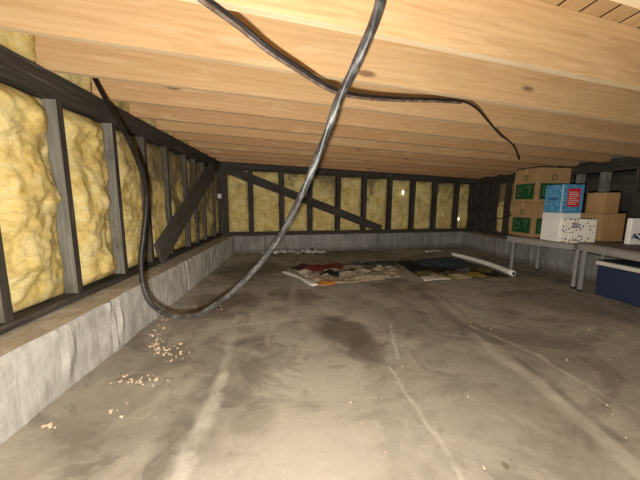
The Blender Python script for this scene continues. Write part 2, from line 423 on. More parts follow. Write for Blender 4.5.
# concrete curbs --------------------------------------------------
def curb(name, a, b, inward, thick, h, ridges, label, seed, cm=None):
    """a, b along the inner face at floor; inward = unit vector towards the wall"""
    a = Vector(a); b = Vector(b); inward = Vector(inward); L = (b-a).length; d = (b-a).normalized()
    n = int(L/.035); m = 11; bm = bmesh.new(); rows = []
    for i in range(n+1):
        s = L*i/n; row = []
        for j in range(m+1):
            z = -.01+(h+.01)*j/m
            bulge = .010*noise.noise((s*2.2, z*4, seed)) + .006*noise.noise((s*9, z*9, seed+4)) + .006*noise.noise((s*14, z*2.5, seed+8))
            for rs, rw, rh in ridges:
                bulge += rh*math.exp(-((s-rs-.12*(h-z))/rw)**2)
            if j == m: bulge -= .012
            p = a + d*s - inward*(bulge+.004); p.z = z + (.006*noise.noise((s*3, 0, seed)) if j == m else 0)
            row.append(bm.verts.new(p))
        for q in (.35, 1.0):
            p = a + d*s + inward*(thick*q); p.z = h + .008*noise.noise((s*5, q*9, seed)); row.append(bm.verts.new(p))
        p = a + d*s + inward*thick; p.z = -.01; row.append(bm.verts.new(p))
        rows.append(row)
    K = len(rows[0])
    for i in range(n):
        for k in range(K):
            f = bm.faces.new((rows[i][k], rows[i+1][k], rows[i+1][(k+1) % K], rows[i][(k+1) % K]))
            f.material_index = 1 if k in (m, m+1) else 0
    bm.faces.new(rows[0]); bm.faces.new(rows[-1][::-1])
    return tag(obj(name, bm, [cm or CONC, CURBTOP], smooth=False), label, 'concrete curb')
YN = -.6
def ys(px, py): return on_x(px, py, XL).y - YN
curb('concrete_curb', (XL, YN, 0), (XL, YB+BS*XL+.33, 0), (-1, 0, 0), .33, HCB,
     [(ys(60,345), .012, .016), (ys(67,345), .010, .014), (ys(109,310), .02, .02), (ys(117,310), .012, .014), (ys(150,292), .02, .012), (ys(187,268), .02, .012)],
     'long rough concrete curb with vertical drip ridges under the left stud wall', 3)
curb('concrete_curb', back(XL+.028, YB, 0), back(XRW+.3, YB, 0), (-BS/math.hypot(1, BS), 1/math.hypot(1, BS), 0), .30, HCB,
     [(1.1, .02, .014), (2.2, .02, .012), (3.1, .02, .014), (4.2, .02, .012)], 'grey concrete curb along the foot of the far back wall', 21, CONCG)
curb('concrete_curb', (XR, YB+BS*XR-.012, 0), (XR, -.2, 0), (1, 0, 0), .45, HCB,
     [(1.1, .02, .012), (1.9, .02, .012), (2.7, .02, .012)], 'concrete curb running behind the grey tables on the right', 33, CONCG)

# left stud wall ----------------------------------------------------
PLH = .145
zt = zc(XW)
o = board('top_plate', (XW-.045, -.6, zt-PLH/2), (XW-.045, 5.35, zt-PLH/2), (0,0,1), .09, PLH, DARKW, seg=30, warp=.006)
tag(o, 'blackened timber top plate running along the head of the left stud wall', 'timber plate')
o = board('sill_plate', (XW-.045, -.6, HCB+.029), (XW-.045, 5.35, HCB+.029), (0,0,1), .09, .045, DARKW, seg=30, warp=.004)
tag(o, 'dark timber sill plate lying on the left concrete curb', 'timber plate')
lys = [1.44, 1.893, 2.389, 2.83, 3.285, 3.805, 4.141, 4.497, 4.98]
lys = [y-.019 for y in lys]
near = [1.0-.019, .56]
zs0, zs1 = HCB+.053, zt-PLH-.001
for i, y in enumerate(lys):
    wdt = .042 if i < 4 else .04
    o = board('wall_stud', (XW-.045, y, zs0), (XW-.045, y, zs1), (1,0,0), wdt, .088, [GREYW if i < 3 else MIDW, DARKW], mi=(0, 0, 1, 0), seg=14, warp=.006)
    tag(o, f'weathered grey stud with dark edge in the left wall, {ORD[i]} from the left', 'wall stud', 'studs of the left wall')

def batt(name, org, du, dn, W, z0, z1, depth, amp, seed, label, group, dirt=.3, res=.022, rec0=0, back_d=.125, big_lumps=True):
    """fluffy batt filling a bay: org = point on the stud face at the bay's start, du along the wall, dn out of the wall"""
    org = Vector(org); du = Vector(du).normalized(); dn = Vector(dn).normalized()
    nu = max(4, int(W/res)); nz = max(4, int((z1-z0)/res)); bm = bmesh.new(); G = []
    for i in range(nu+1):
        col = []
        for j in range(nz+1):
            u = W*i/nu; z = z0+(z1-z0)*j/nz
            e = min(i, nu-i)/nu*2; ez = min(j, nz-j)/nz*2
            edge = min(1, e*3.2)**.6*min(1, ez*7)**.6
            p = Vector((u*1.0, z, seed*3.7))
            big = noise.noise(p*4.0); sm = noise.noise(p*24)
            def blob(sc, o_): 
                dd = noise.voronoi(Vector((p.x*sc+o_+.25*sm, p.y*sc*.8+.6*big, p.z+o_)))[0]; return max(0, 1-dd[0]*dd[0]*1.6)
            bl = .6*blob(6.5, 0) + .4*blob(15, 5); fz = noise.noise(p*50)+.6*noise.noise(p*90)
            rec = rec0*max(0, min(1, (u-W*.60+W*.22*noise.noise(Vector((z*4.2, seed*2.1, 4))))/(W*.26)))
            d = -depth - rec*edge + amp*(edge*(.5 + .75*big + (.50 if big_lumps else .42)*bl + (.08 if big_lumps else .16)*sm + (.03 if big_lumps else .1)*fz)) - amp*.3*(1-edge)
            ju = .008*noise.noise(p*9) if 0 < i < nu else 0
            q = org + du*(u+ju) + dn*d; q.z = z
            col.append(bm.verts.new(q))
        G.append(col)
    for i in range(nu):
        for j in range(nz): bm.faces.new((G[i][j], G[i+1][j], G[i+1][j+1], G[i][j+1]))
    loop = [G[i][0] for i in range(nu+1)] + [G[nu][j] for j in range(1, nz+1)] + [G[i][nz] for i in range(nu-1, -1, -1)] + [G[0][j] for j in range(nz-1, 0, -1)]
    bk = []
    for v in loop:
        q = v.co.copy(); t = (q-org).dot(dn); q += dn*(-back_d-t); bk.append(bm.verts.new(q))
    for i in range(len(loop)):
        k = (i+1) % len(loop); bm.faces.new((loop[i], loop[k], bk[k], bk[i]))
    bm.faces.new(bk[::-1])
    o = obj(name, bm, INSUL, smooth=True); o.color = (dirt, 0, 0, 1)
    return tag(o, label, 'insulation', group)
edges = [.98] + lys + [5.31]
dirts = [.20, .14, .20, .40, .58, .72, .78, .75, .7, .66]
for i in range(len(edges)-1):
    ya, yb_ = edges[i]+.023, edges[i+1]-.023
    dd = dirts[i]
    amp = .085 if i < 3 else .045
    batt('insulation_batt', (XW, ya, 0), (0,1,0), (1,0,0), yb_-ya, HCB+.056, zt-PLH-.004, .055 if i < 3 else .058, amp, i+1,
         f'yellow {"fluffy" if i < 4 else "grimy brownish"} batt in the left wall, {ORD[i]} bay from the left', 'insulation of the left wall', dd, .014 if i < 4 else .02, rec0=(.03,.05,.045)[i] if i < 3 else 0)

# diagonal brace boards
def zdir_left(): return (1, 0, 0)
pa = on_x(159, 254.5, XW+.026); pb = on_x(213, 168, XW+.026)
o = board('diagonal_brace', pa, pb, (1,0,0), .245, .036, MIDW, seg=16, warp=.006)
tag(o, 'dark diagonal brace board leaning up across the studs of the left wall', 'brace')

# back wall -------------------------------------------------------------
bdir = Vector((1, BS, 0)).normalized(); bn = Vector((BS, -1, 0)).normalized()   # bn points into the room
def bk(x, off, z): return back(x, off, z)
zs = HCB
pts = [(227,200),(253,200),(284,200),(312.5,200),(340.5,200),(366.5,200),(392,200),(415,200),(437,200),(459,200),(474,200)]
bxs = [on_back(*p, YW).x for p in pts]
SW = .085
cxs = [x-SW/2 for x in bxs]
x_l, x_r = XW+.06, XRW+.02
a = back(x_l, YW+.045, 0); b = back(x_r, YW+.045, 0)
PB = .115
o = board('top_plate', (a.x, a.y, zc(a.x)-PB/2), (b.x, b.y, zc(b.x)-PB/2), (0,0,1), .09, PB, DARKW, seg=20, warp=.004)
tag(o, 'blackened timber top plate along the head of the back wall', 'timber plate')
o = board('sill_plate', (a.x, a.y, HCB+.032), (b.x, b.y, HCB+.032), (0,0,1), .09, .055, DARKW, seg=20, warp=.003)
tag(o, 'dark timber sill plate lying on the back concrete curb', 'timber plate')
for i, x in enumerate(cxs):
    w = SW*(1.5 if i == 0 else 1)
    if i == 0: x = x - .03
    p = back(x, YW+.045, 0)
    o = board('wall_stud', (p.x, p.y, HCB+.061), (p.x, p.y, zc(x)-PB-.002), bn, w, .088, DARKW, seg=8, warp=.006)
    if i == 0: l = 'thick dark corner post where the back wall meets the left wall'
    elif i == len(cxs)-1: l = 'dark stud at the right corner of the back wall'
    else: l = f'dark timber stud in the back wall, {ORD[i-1]} to the right of the left corner post'
    tag(o, l, 'wall stud', 'studs of the back wall')
for i in range(len(cxs)-1):
    xa = cxs[i]+SW/2+.004+(.0 if i else .004); xb = cxs[i+1]-SW/2-.004
    Wd = (xb-xa)*math.hypot(1, BS)
    zt2 = zc((xa+xb)/2)-PB-.012
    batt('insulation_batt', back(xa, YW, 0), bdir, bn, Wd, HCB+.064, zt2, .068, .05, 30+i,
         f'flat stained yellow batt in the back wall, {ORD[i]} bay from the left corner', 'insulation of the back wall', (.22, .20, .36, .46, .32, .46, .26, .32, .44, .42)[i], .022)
pa = on_back(221, 167, YW-.02); pb = on_back(381, 229, YW-.02)
o = board('diagonal_brace', pa, pb, bn, .165, .034, DARKW, seg=16, warp=.004)
tag(o, 'long dark diagonal brace board sloping down to the right across the back wall', 'brace')

# right stud wall -----------------------------------------------------------
PR = .135
ztr = zc(XRW)
ye = YW+BS*XRW-.10
o = board('top_plate', (XRW+.045, 1.2, ztr-PR/2), (XRW+.045, ye, ztr-PR/2), (0,0,1), .09, PR, DARKW, seg=20, warp=.004)
tag(o, 'blackened timber beam over the open studs behind the boxes on the right', 'timber plate')
o = board('sill_plate', (XRW+.045, 1.2, HCB+.03), (XRW+.045, ye, HCB+.03), (0,0,1), .09, .045, DARKW, seg=20, warp=.003)
tag(o, 'dark timber sill plate on the curb behind the grey tables', 'timber plate')
rys = [(5.98, .10, 0), (5.62, .16, 0), (5.28, .10, 0), (4.75, .05, 0), (4.3, .05, 0), (3.88, .06, 1), (3.54, .075, 1), (3.12, .09, 0), (2.7, .05, 0)]
rlab = ['dark stud in the right wall nearest the far corner', 'broad dark post in the right wall, second from the far corner', 'dark post in the right wall just left of the tall box stack', 'dark stud of the right wall behind the tall box stack, farther one', 'dark stud of the right wall behind the tall box stack, nearer one',
        'grey post of the right wall beside the tall box stack', 'pale grey open post rising behind the upper brown box', 'dark grubby post at the right edge of the photo above the white box', 'dark open stud at the right beyond the photo edge']
for (y, w, g), l in zip(rys, rlab):
    if y > ye: y = ye-.06
    o = board('wall_stud', (XRW+.045, y, HCB+.056), (XRW+.045, y, ztr-PR-.002), (-1,0,0), w, .088, GREYW if g else DARKW, seg=8, warp=.006)
    tag(o, l, 'wall stud', 'studs of the right wall')
for k, (ya, yb_, l) in enumerate([(5.335, 5.535, 'narrow stained insulation strip in the right wall between two dark posts'), (4.78, 5.225, 'olive stained insulation batt in the right wall beside the tall box stack')]):
    batt('insulation_batt', (XRW, ya, 0), (0,1,0), (-1,0,0), yb_-ya, HCB+.06, ztr-PR-.004, .05, .04, 60+k, l, 'insulation of the right wall', .62, .026, back_d=.09)
o = tag(obj('back_panel', bx((XRW+.10, 4.05, .40), (XRW+.12, 6.2, ztr-.02)), DIRTW), 'dark board backing behind the insulated end of the right wall', 'wall panel')
o = board('ledger_beam', (5.6, 1.0, 1.36), (5.6, 5.9, 1.36), (0,0,1), .09, .30, MIDW, seg=12, warp=.004)
tag(o, 'dim dark timber beam seen deep in the dark space beyond the open studs', 'beam')

# joists overhead -------------------------------------------------------------
JD, JT = .285, .038
for k in range(12):
    off = .765 + .4365*k - JT/2
    if off > YW-.04: break
    xa, xb = XW-.05, XRW+.16
    pa_, pb_ = back(xa, off, zc(xa)+JD/2+.001), back(xb, off, zc(xb)+JD/2+.001)
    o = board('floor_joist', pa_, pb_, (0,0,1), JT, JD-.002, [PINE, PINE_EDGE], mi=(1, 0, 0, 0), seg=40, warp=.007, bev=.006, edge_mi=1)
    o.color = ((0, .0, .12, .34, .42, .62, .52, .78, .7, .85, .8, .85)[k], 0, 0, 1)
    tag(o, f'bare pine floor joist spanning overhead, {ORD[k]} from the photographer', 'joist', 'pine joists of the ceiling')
# insulation stuffed between the joist ends above the left plate
for k in range(1, 10):
    off = .765 + .4365*k
    p = back(XW+.0, off, 0)
    batt('insulation_tuft', (XW+.005, p.y+.006, 0), (0,1,0), (1,0,0), .4365-JT-.014, zt+.003, zt+.27, .055, .05, 80+k,
         f'yellow tuft above the left top plate between the {ORD[k]} and {ORD[k+1]} joists', 'insulation tufts between joist ends', -.25, .025, back_d=.085)

# ------------------------------------------------------------------ tables
def table(name, A, u, L, D, h, legs, apron, label, topt=.022):
    A = Vector((*A, 0)); u = Vector((*u, 0)).normalized(); v = Vector((-u.y, u.x, 0))
    ang = math.atan2(v.y, v.x)
    # local frame: x = v (towards the wall), y = -u
    root = empty(name, (A.x, A.y, 0), ang); tag(root, label, 'table')
    bm = bx((0, -L, h-topt), (D, 0, h), .004, 2); obj('table_top', bm, TGREY, root)
    bm = bmesh.new(); t = .02; i = .012; lo, hi = h-topt-apron, h-topt-.0005
    box(bm, (i, -L+i, lo), (i+t, -i, hi)); box(bm, (D-i-t, -L+i, lo), (D-i, -i, hi))
    box(bm, (i+t, -i-t, lo), (D-i-t, -i, hi)); box(bm, (i+t, -L+i, lo), (D-i-t, -L+i+t, hi))
    obj('apron', bm, TGREY2, root)
    for (lx, ly) in legs:
        bm = bx((lx-.017, ly-.017, .004), (lx+.017, ly+.017, h-topt-.001), .006, 2)
        lg = obj('leg', bm, LEGG, root)
        obj('foot_cap', bx((lx-.02, ly-.02, 0), (lx+.02, ly+.02, .025), .004, 1), CAB_BLACK, lg)
    return root, ang
H1, H2 = .56, .58
L1, D1 = .82, 1.0
table('folding_table', (3.0, 3.66), (.25, -.968), L1, D1, H1, [(.13, -.03), (.14, -L1+.03), (.69, -.03), (.66, -L1+.03)], .06, 'grey folding table carrying the tall box stack and the blue box')
L2, D2 = 1.5, .95
table('folding_table', (3.205, 2.845), (-.13, -.99), L2, D2, H2, [(.085, -.02), (.13, -L2+.05), (.66, -.03), (.66, -L2+.05)], .066, 'grey folding table standing over the navy cooler at the right edge')

# ------------------------------------------------------------------ boxes
def carton(name, M, wx, wy, h, z, rz, mat, label, cat='box', group=None, flap=True, tape=None, bev=.004):
    root = empty(name, (M[0], M[1], z), rz); tag(root, label, cat, group)
    bm = bmesh.new(); box(bm, (0, 0, .001), (wx, wy, h-.004)); bevel(bm, bev, 2)
    obj('body', bm, mat, root)
    if flap:
        g = .003
        for (ya_, yb2) in ((.002, wy/2-g/2), (wy/2+g/2, wy-.002)):
            obj('flap', bx((.002, ya_, h-.004), (wx-.002, yb2, h), .001), mat, root)
        if tape: 
            tm = bmesh.new(); box(tm, (-.0012, wy/2-.024, h), (wx+.0012, wy/2+.024, h+.0012)); box(tm, (-.0014, wy/2-.024, h-.07), (-.0002, wy/2+.024, h+.0012))
            obj('tape', tm, tape, root)
    return root
def panel(name, root, face, a0, a1, z0, z1, mat, th=.0015, parent=None, lift=0):
    """printed panel on the -x face ('L': a along y) or the -y face ('R': a along x)"""
    if face == 'L': bm = bx((-th-lift, a0, z0), (-.0002-lift, a1, z1))
    else: bm = bx((a0, -th-lift, z0), (a1, -.0002-lift, z1))
    return obj(name, bm, mat, parent or root)
def slope(px, py=241): 
    d = ray(px, py); return d.x/d.y
# tall stack
SX = 3.16; Ym = SX/slope(531); Yl = SX/slope(508.5); Xr = slope(562.5)*Ym
sw, sd = Xr-SX, Yl-Ym
SH = .462
for k in range(2):
    r = carton('moving_box', (SX, Ym), sw, sd, SH, H1+k*(SH+.002), 0, CARDY, ['tall tan moving box with green print, lower of the stack on the table', 'tall tan moving box with green print, topmost of the stack near the joists'][k], 'box', 'moving boxes in the tall stack', tape=TAPE)
    for face, wdt in (('L', sd), ('R', sw)):
        z0_, z1_ = (.05, .26)
        a0, a1 = wdt*.10, wdt*.90
        pn = panel('green_panel', r, face, a0, a1, z0_, z1_, GREENP)
        # pale cut-out shapes inside the panel
        bm = bmesh.new()
        def q(f0, f1, g0, g1, lift=.0016):
            A0, A1 = a0+(a1-a0)*f0, a0+(a1-a0)*f1; Z0_, Z1_ = z0_+(z1_-z0_)*g0, z0_+(z1_-z0_)*g1
            if face == 'L': box(bm, (-lift-.001, wdt-A1, Z0_), (-lift, wdt-A0, Z1_))
            else: box(bm, (A0, -lift-.001, Z0_), (A1, -lift, Z1_))
        q(.08, .17, .18, .85); q(.17, .42, .18, .32); q(.36, .45, .18, .7); q(.55, .9, .72, .86); q(.70, .80, .2, .72); q(.2, .32, .55, .75)
        obj('print', bm, GREENL, pn)
        bm = bmesh.new()   # round mark above the panel
        cc = (a0+a1)*.5
        for i_ in range(20):
            t0, t1 = 2*math.pi*i_/20, 2*math.pi*(i_+1)/20
            vs_ = []
            for th_, rr in ((t0, .026), (t1, .026), (t1, .040), (t0, .040)):
                y_, z_ = cc+rr*math.cos(th_), .335+rr*math.sin(th_)
                vs_.append(bm.verts.new((-.0012, y_, z_) if face == 'L' else (y_, -.0012, z_)))
            bm.faces.new(vs_)
        obj('round_mark', bm, GREENL, r)
# blue box on white box
WX = 3.13; Ym = WX/slope(557.5); Yl = WX/slope(539.5); wx = slope(577.5)*Ym-WX; wy = Yl-Ym
Yst = SX/slope(531)
if Ym+wy > Yst-.006: wy = Yst-.006-Ym
WH = .345
r = carton('white_box', (WX, Ym), wx, wy, WH, H1, 0, WHITEC, 'plain white box on the grey table underneath the blue box', 'box')
BH = .335
r = carton('blue_box', (WX+.002, Ym+.001), wx, wy-.002, BH, H1+WH+.001, 0, BLUEDOT, 'blue speckled box with a red label, on top of the plain white box', 'box')
pn = panel('red_label', r, 'R', wx*.22, wx*.82, BH*.22, BH*.86, REDP)
bm = bmesh.new()
for i_ in range(7):
    z_ = BH*(.30+.07*i_); 
    box(bm, (wx*.27, -.0028, z_), (wx*(.77 if i_ % 3 else .66), -.0017, z_+BH*.022))
obj('label_text', bm, INKW, pn)
panel('pale_strip', r, 'L', 0.001, .02, .004, BH-.006, PALEBLUE)
bm = bmesh.new()
for i_ in range(5): box(bm, (-.0012, wy*(.3+.09*i_), BH*.47), (-.0002, wy*(.3+.09*i_+.06), BH*.53))
obj('small_print', bm, INKB, r)
# spotted box in front of the white box
Yd = 2.90; Ld = Vector((slope(568)*Yd, Yd)); 
rz = -.10
du_ = Vector((math.cos(rz), math.sin(rz)))
s2 = slope(595); Wd = (s2*Ld.y-Ld.x)/(du_.x-s2*du_.y)
DH = .285
r = carton('spotted_box', Ld, Wd, .10, DH, H1, rz, WHITEDOT, 'cream spotted box standing in front of the plain white box', 'box', flap=False, bev=.006)
bm = bmesh.new()
for i_, w in enumerate((.20, .30, .27, .30)):
    z_ = DH*(.80-.06*i_)
    x_ = Wd*.10
    for j_ in range(4):
        box(bm, (x_+Wd*w*.27*j_, -.0014, z_), (x_+Wd*w*.27*j_+Wd*w*.2, -.0002, z_+DH*.04))
obj('navy_print', bm, INKB, r)
bm = bmesh.new()
for j_ in range(6): box(bm, (Wd*(.12+.055*j_), -.0014, DH*.09), (Wd*(.12+.055*j_+.04), -.0002, DH*.14))
obj('lower_print', bm, INKB, r)
# brown boxes
BX = 3.72; Yb = BX/slope(599.5); bw = slope(622)*Yb-BX
carton('cardboard_box', (BX, Yb), bw, .32, .343, H1, 0, CARD, 'brown cardboard box on the table right of the spotted box, lower of two', 'box', 'brown cardboard boxes on the table', tape=TAPE)
bw2 = slope(614)*Yb-BX; bd2 = BX/slope(581)-Yb
carton('cardboard_box', (BX+.002, Yb+.004), bw2, bd2, .25, H1+.345, 0, CARD, 'small brown cardboard box sitting on top of the larger brown box', 'box', 'brown cardboard boxes on the table', tape=TAPE)
# white box at the right edge with a dark floral mark
Yw = 2.63; Xw_ = slope(629)*Yw
r = carton('white_box', (Xw_, Yw), .38, .05, .29, H2, -.06, WHITEC, 'white box with a dark blue mark, on the table over the cooler', 'box', flap=False, bev=.01)
bm = bmesh.new()
for (cx_, cz_, rx_, rz_, an) in [(.05, .105, .028, .011, .5), (.075, .08, .03, .016, -.2), (.10, .115, .02, .008, 1.1), (.13, .10, .032, .012, -.6), (.16, .075, .026, .011, .3), (.11, .06, .018, .009, .9), (.20, .10, .03, .010, .2), (.245, .085, .025, .012, -.7), (.03, .075, .014, .008, .2)]:
    vs_ = []
    for i_ in range(14):
        th = 2*math.pi*i_/14; x_, z_ = rx_*math.cos(th), rz_*math.sin(th)
        vs_.append(bm.verts.new((cx_+x_*math.cos(an)-z_*math.sin(an), -.0012, cz_+x_*math.sin(an)+z_*math.cos(an))))
    bm.faces.new(vs_)
obj('dark_blue_mark', bm, INKB, r)

# ------------------------------------------------------------------ cooler
cx0 = 3.36; yf = 2.73; CL, CD, CH = .70, .38, .345
root = empty('cooler', (cx0, yf, 0), math.radians(0)); tag(root, 'navy blue cooler with cream lid rim on the floor under the right table', 'cooler')
bm = bmesh.new(); vs, fs = box(bm, (0.008, -CL+.008, 0), (CD-.008, -.008, CH))
for v in vs:
    if v.co.z > .1: v.co.x += -.008 if v.co.x < .1 else .008; v.co.y += .008 if v.co.y > -.1 else -.008
bevel(bm, .018, 3); obj('body', bm, COOLB, root)
lid = obj('lid', bx((-.012, -CL-.012, CH-.004), (CD+.012, .012, CH+.042), .012, 3), COOLW, root)
obj('top_panel', bx((.012, -CL+.012, CH+.040), (CD-.012, -.012, CH+.052), .006, 2), COOLD, lid)
bm = bmesh.new(); hp = catmull([(CD/2-.10, .012, CH-.05), (CD/2-.10, .038, CH-.08), (CD/2, .045, CH-.10), (CD/2+.10, .038, CH-.08), (CD/2+.10, .012, CH-.05)], 6)
tube(bm, hp, .009, 8); obj('handle', bm, COOLW, root, True)

# small white pieces added for bright bits behind the cooler, green strip behind the table
for k, (px, w) in enumerate(((598.5, .045), (606, .028))):
    X = 4.08; y_ = X/slope(px, 255)
    bm = bmesh.new(); path = [Vector((0, 0, t)) for t in (0, .005, .10, .105)]
    tube(bm, path, w/2, 14, rf=lambda f, w=w: w/2*(.96 if f in (0, 1) else 1))
    o = obj('white_jar', bm, WHITEP, smooth=False); o.location = (X, y_, HCB+.006)
    obj('lid', bx((-w/2-.001, -w/2-.001, .105), (w/2+.001, w/2+.001, .118), .004, 2), WHITEP, o)
    tag(o, ['white round container on the curb behind the cooler, left and wider of two', 'slim white container on the curb behind the cooler, right of two'][k], 'container', 'white containers on the right curb')
X = 4.03; ya, yb_ = X/slope(575, 252), X/slope(562, 252)
root = empty('green_crate', (X, ya, HCB+.006)); tag(root, 'low dark green tray resting on the curb behind the table legs', 'tray')
bm = bmesh.new(); box(bm, (0, 0, 0), (.12, yb_-ya, .012)); 
for lo, hi in (((0,0,.012), (.006,yb_-ya,.05)), ((.114,0,.012), (.12,yb_-ya,.05)), ((.006,0,.012), (.114,.006,.05)), ((.006,yb_-ya-.006,.012), (.114,yb_-ya,.05))): box(bm, lo, hi)
obj('tray_body', bm, GREENP, root); obj('rim', bx((-.004, -.004, .05), (.002, yb_-ya+.004, .056)), GREENL, root)

# ------------------------------------------------------------------ printed cloths on the floor
def cloth_mat(name, blocks, base, seed, fold):
    t = NT(name, .75, .2); c = t.coord(rnd=False)
    w1 = t.noise(t.vmath('ADD', c, (seed, 0, 0)), 5, 4, .6, .5)
    w2 = t.noise(t.vmath('ADD', c, (0, seed, 0)), 5, 4, .6, .5)
    cv = t.node('ShaderNodeCombineXYZ'); t.l(t.math('MULTIPLY', t.math('SUBTRACT', w1, .5), .22), cv.inputs[0]); t.l(t.math('MULTIPLY', t.math('SUBTRACT', w2, .5), .3), cv.inputs[1])
    cd = t.vmath('ADD', c, cv.outputs[0])
    st = t.noise(t.vmath('MULTIPLY', cd, (1, 3, 1)), 4.5, 5, .65, 1.5)
    col = t.ramp(st, base)
    for (x, y, rx, ry, cc, k) in blocks:
        d = t.vmath('LENGTH', t.vmath('MULTIPLY', t.vmath('SUBTRACT', cd, (x, y, 0)), (1/rx, 1/ry, 0)))
        col = t.mix(t.math('MULTIPLY', t.ss(d, 1.05, .9), k), col, cc)
    t.color(col); return t.m
def cloth(name, quad, mat, label, seed, h, nu=56, nv=40, jag=.05):
    """rumpled sheet over a floor quad (near-left, near-right, far-right, far-left)"""
    a, b, c, d = [Vector((p.x, p.y, 0)) for p in quad]
    org = (a+b+c+d)/4
    bm = bmesh.new(); G = []
    for i in range(nu+1):
        row = []
        for j in range(nv+1):
            s, t = i/nu, j/nv
            p = (a*(1-s)+b*s)*(1-t) + (d*(1-s)+c*s)*t
            p.x += jag*noise.noise((s*4, t*4, seed)); p.y += jag*noise.noise((s*5, t*4, seed+9))
            q = Vector((p.x*5, p.y*7, seed))
            z = h*max(0, .35+noise.noise(q)) + h*.8*abs(noise.noise(q*2.1)) 
            e = min(1, min(s, 1-s, t, 1-t)*14); row.append(bm.verts.new(Vector((p.x-org.x, p.y-org.y, .012+z*(.25+.75*e)))))
        G.append(row)
    for i in range(nu):
        for j in range(nv): bm.faces.new((G[i][j], G[i+1][j], G[i+1][j+1], G[i][j+1]))
    r = bmesh.ops.extrude_face_region(bm, geom=list(bm.faces))
    for g in r['geom']:
        if isinstance(g, bmesh.types.BMVert): g.co.z -= .008
    o = obj(name, bm, mat, smooth=True); o.location = org
    return tag(o, label, 'cloth'), org
quadL = [on_z(284,275.5,0), on_z(402,278,0), on_z(398,262,0), on_z(304,262.5,0)]
quadL[0] = on_z(318,287,0); quadL[3] = on_z(290,268,0)
orgL = sum((Vector((p.x, p.y, 0)) for p in quadL), Vector())/4
def LP(px, py, o): 
    p = on_z(px, py, 0); return p.x-o.x, p.y-o.y
def blk(o, *L):
    out = []
    for (px, py, rx, ry, c, k) in L:
        x, y = LP(px, py, o); out.append((x, y, rx, ry, c, k))
    return out
TAN = (.42, .34, .24); CRM = (.62, .56, .46); BLK = (.018, .017, .018); MAR = (.16, .03, .022); OCH = (.50, .20, .04); BLU = (.05, .075, .10)
matL = cloth_mat('printed_cloth_maroon', blk(orgL, (300,277,.10,.5,CRM,1), (322,268,.34,.32,MAR,1), (300,266.5,.14,.35,(.06,.025,.022),1), (350,264,.35,.30,BLU,.9), (380,264,.3,.35,(.04,.045,.05),.9), (330,276,.14,.10,BLK,1), (326,285,.14,.08,OCH,1), (350,272,.12,.08,BLK,.9), (370,270,.10,.1,BLK,.8)), [(.32,(.04,.035,.03)), (.45,(.36,.27,.17)), (.58,(.52,.45,.35)), (.66,(.16,.11,.07)), (.8,(.55,.48,.38))], 3, .05)
cl1, _ = cloth('printed_banner', quadL, matL, 'rumpled printed banner with maroon, cream and orange patches on the floor, left of two', 5, .05)
bm = bmesh.new()   # the curled white border on the left edge
pth = [on_z(285,272.5,0), on_z(301,278.5,0), on_z(317,286.5,0)]
pth = catmull([Vector((p.x-orgL.x-.02, p.y-orgL.y-.03, .035)) for p in pth], 8)
tube(bm, pth, .04, 12, rf=lambda f: .045+.012*math.sin(f*9))
for v in bm.verts: v.co.z = .026+(v.co.z-.035)*.2
obj('white_border', bm, WHITEC, cl1, True)
quadR = [on_z(424,281.5,0), on_z(511,277.5,0), on_z(452,257.5,0), on_z(396,262,0)]
orgR = sum((Vector((p.x, p.y, 0)) for p in quadR), Vector())/4
YEL = (.34, .26, .05); OLV = (.12, .10, .03)
matR = cloth_mat('printed_cloth_black', blk(orgR, (432,280,.24,.13,CRM,.95), (455,278,.3,.10,(.45,.38,.2),.8), (425,270,.5,.25,BLK,1), (410,266,.35,.25,BLK,.9), (445,264,.55,.5,(.06,.08,.10),.9), (478,277,.18,.10,YEL,.9), (470,270,.14,.12,OLV,.9), (490,276,.14,.10,BLK,.9), (462,273,.12,.1,(.15,.16,.18),.9)), [(.35,(.02,.02,.022)), (.5,(.09,.075,.04)), (.58,(.26,.2,.07)), (.65,(.03,.03,.035)), (.8,(.2,.18,.15))], 8, .05)
cl2, _ = cloth('printed_banner', quadR, matR, 'black and yellow printed banner on the floor with a rolled white edge, right of two', 12, .04)
bm = bmesh.new()
pth = [on_z(451,257.0,0), on_z(470,262,0), on_z(490,268.5,0), on_z(512,277.5,0)]
pth = catmull([Vector((p.x-orgR.x+.03, p.y-orgR.y+.02, .052)) for p in pth], 8)
tube(bm, pth, .05, 14, rf=lambda f: .036+.005*f)
ro = obj('rolled_edge', bm, WHITEC, cl2, True)
e0, e1 = pth[-1], pth[-1]+(pth[-1]-pth[-2]).normalized()*.004
bm = bmesh.new(); tube(bm, [e0, e1], .02, 12); obj('roll_hollow', bm, CAB_BLACK, ro)  # black disc paints the shade inside the roll's open end

# crumpled clear plastic strips by the back curb
def ribbon(name, pix, w, hgt, mat, label, cat, seed):
    P = catmull([on_z(x, y, 0) for x, y in pix], 10)
    bm = bmesh.new(); rows = []
    for i, p in enumerate(P):
        row = []
        for j in range(6):
            f = j/5-.5
            row.append(bm.verts.new((p.x, p.y+f*w*(1+.5*noise.noise((i*.4, 0, seed))), .008+hgt*abs(noise.noise((i*.35, j*.8, seed)))*2)))
        rows.append(row)
    for i in range(len(rows)-1):
        for j in range(5): bm.faces.new((rows[i][j], rows[i+1][j], rows[i+1][j+1], rows[i][j+1]))
    r = bmesh.ops.extrude_face_region(bm, geom=list(bm.faces))
    for g in r['geom']:
        if isinstance(g, bmesh.types.BMVert): g.co.z -= .006
    return tag(obj(name, bm, mat, smooth=True), label, cat)
PLAS = plain('crumpled_clear_plastic', (.62, .61, .58), .3, .6, .3, 12)
ribbon('plastic_strip', [(262,254.2),(272,253.6),(284,253),(298,253.4),(314,252.6),(326,253)], .14, .07, PLAS, 'crumpled pale plastic strip along the foot of the back curb behind the banner', 'plastic sheet', 2)
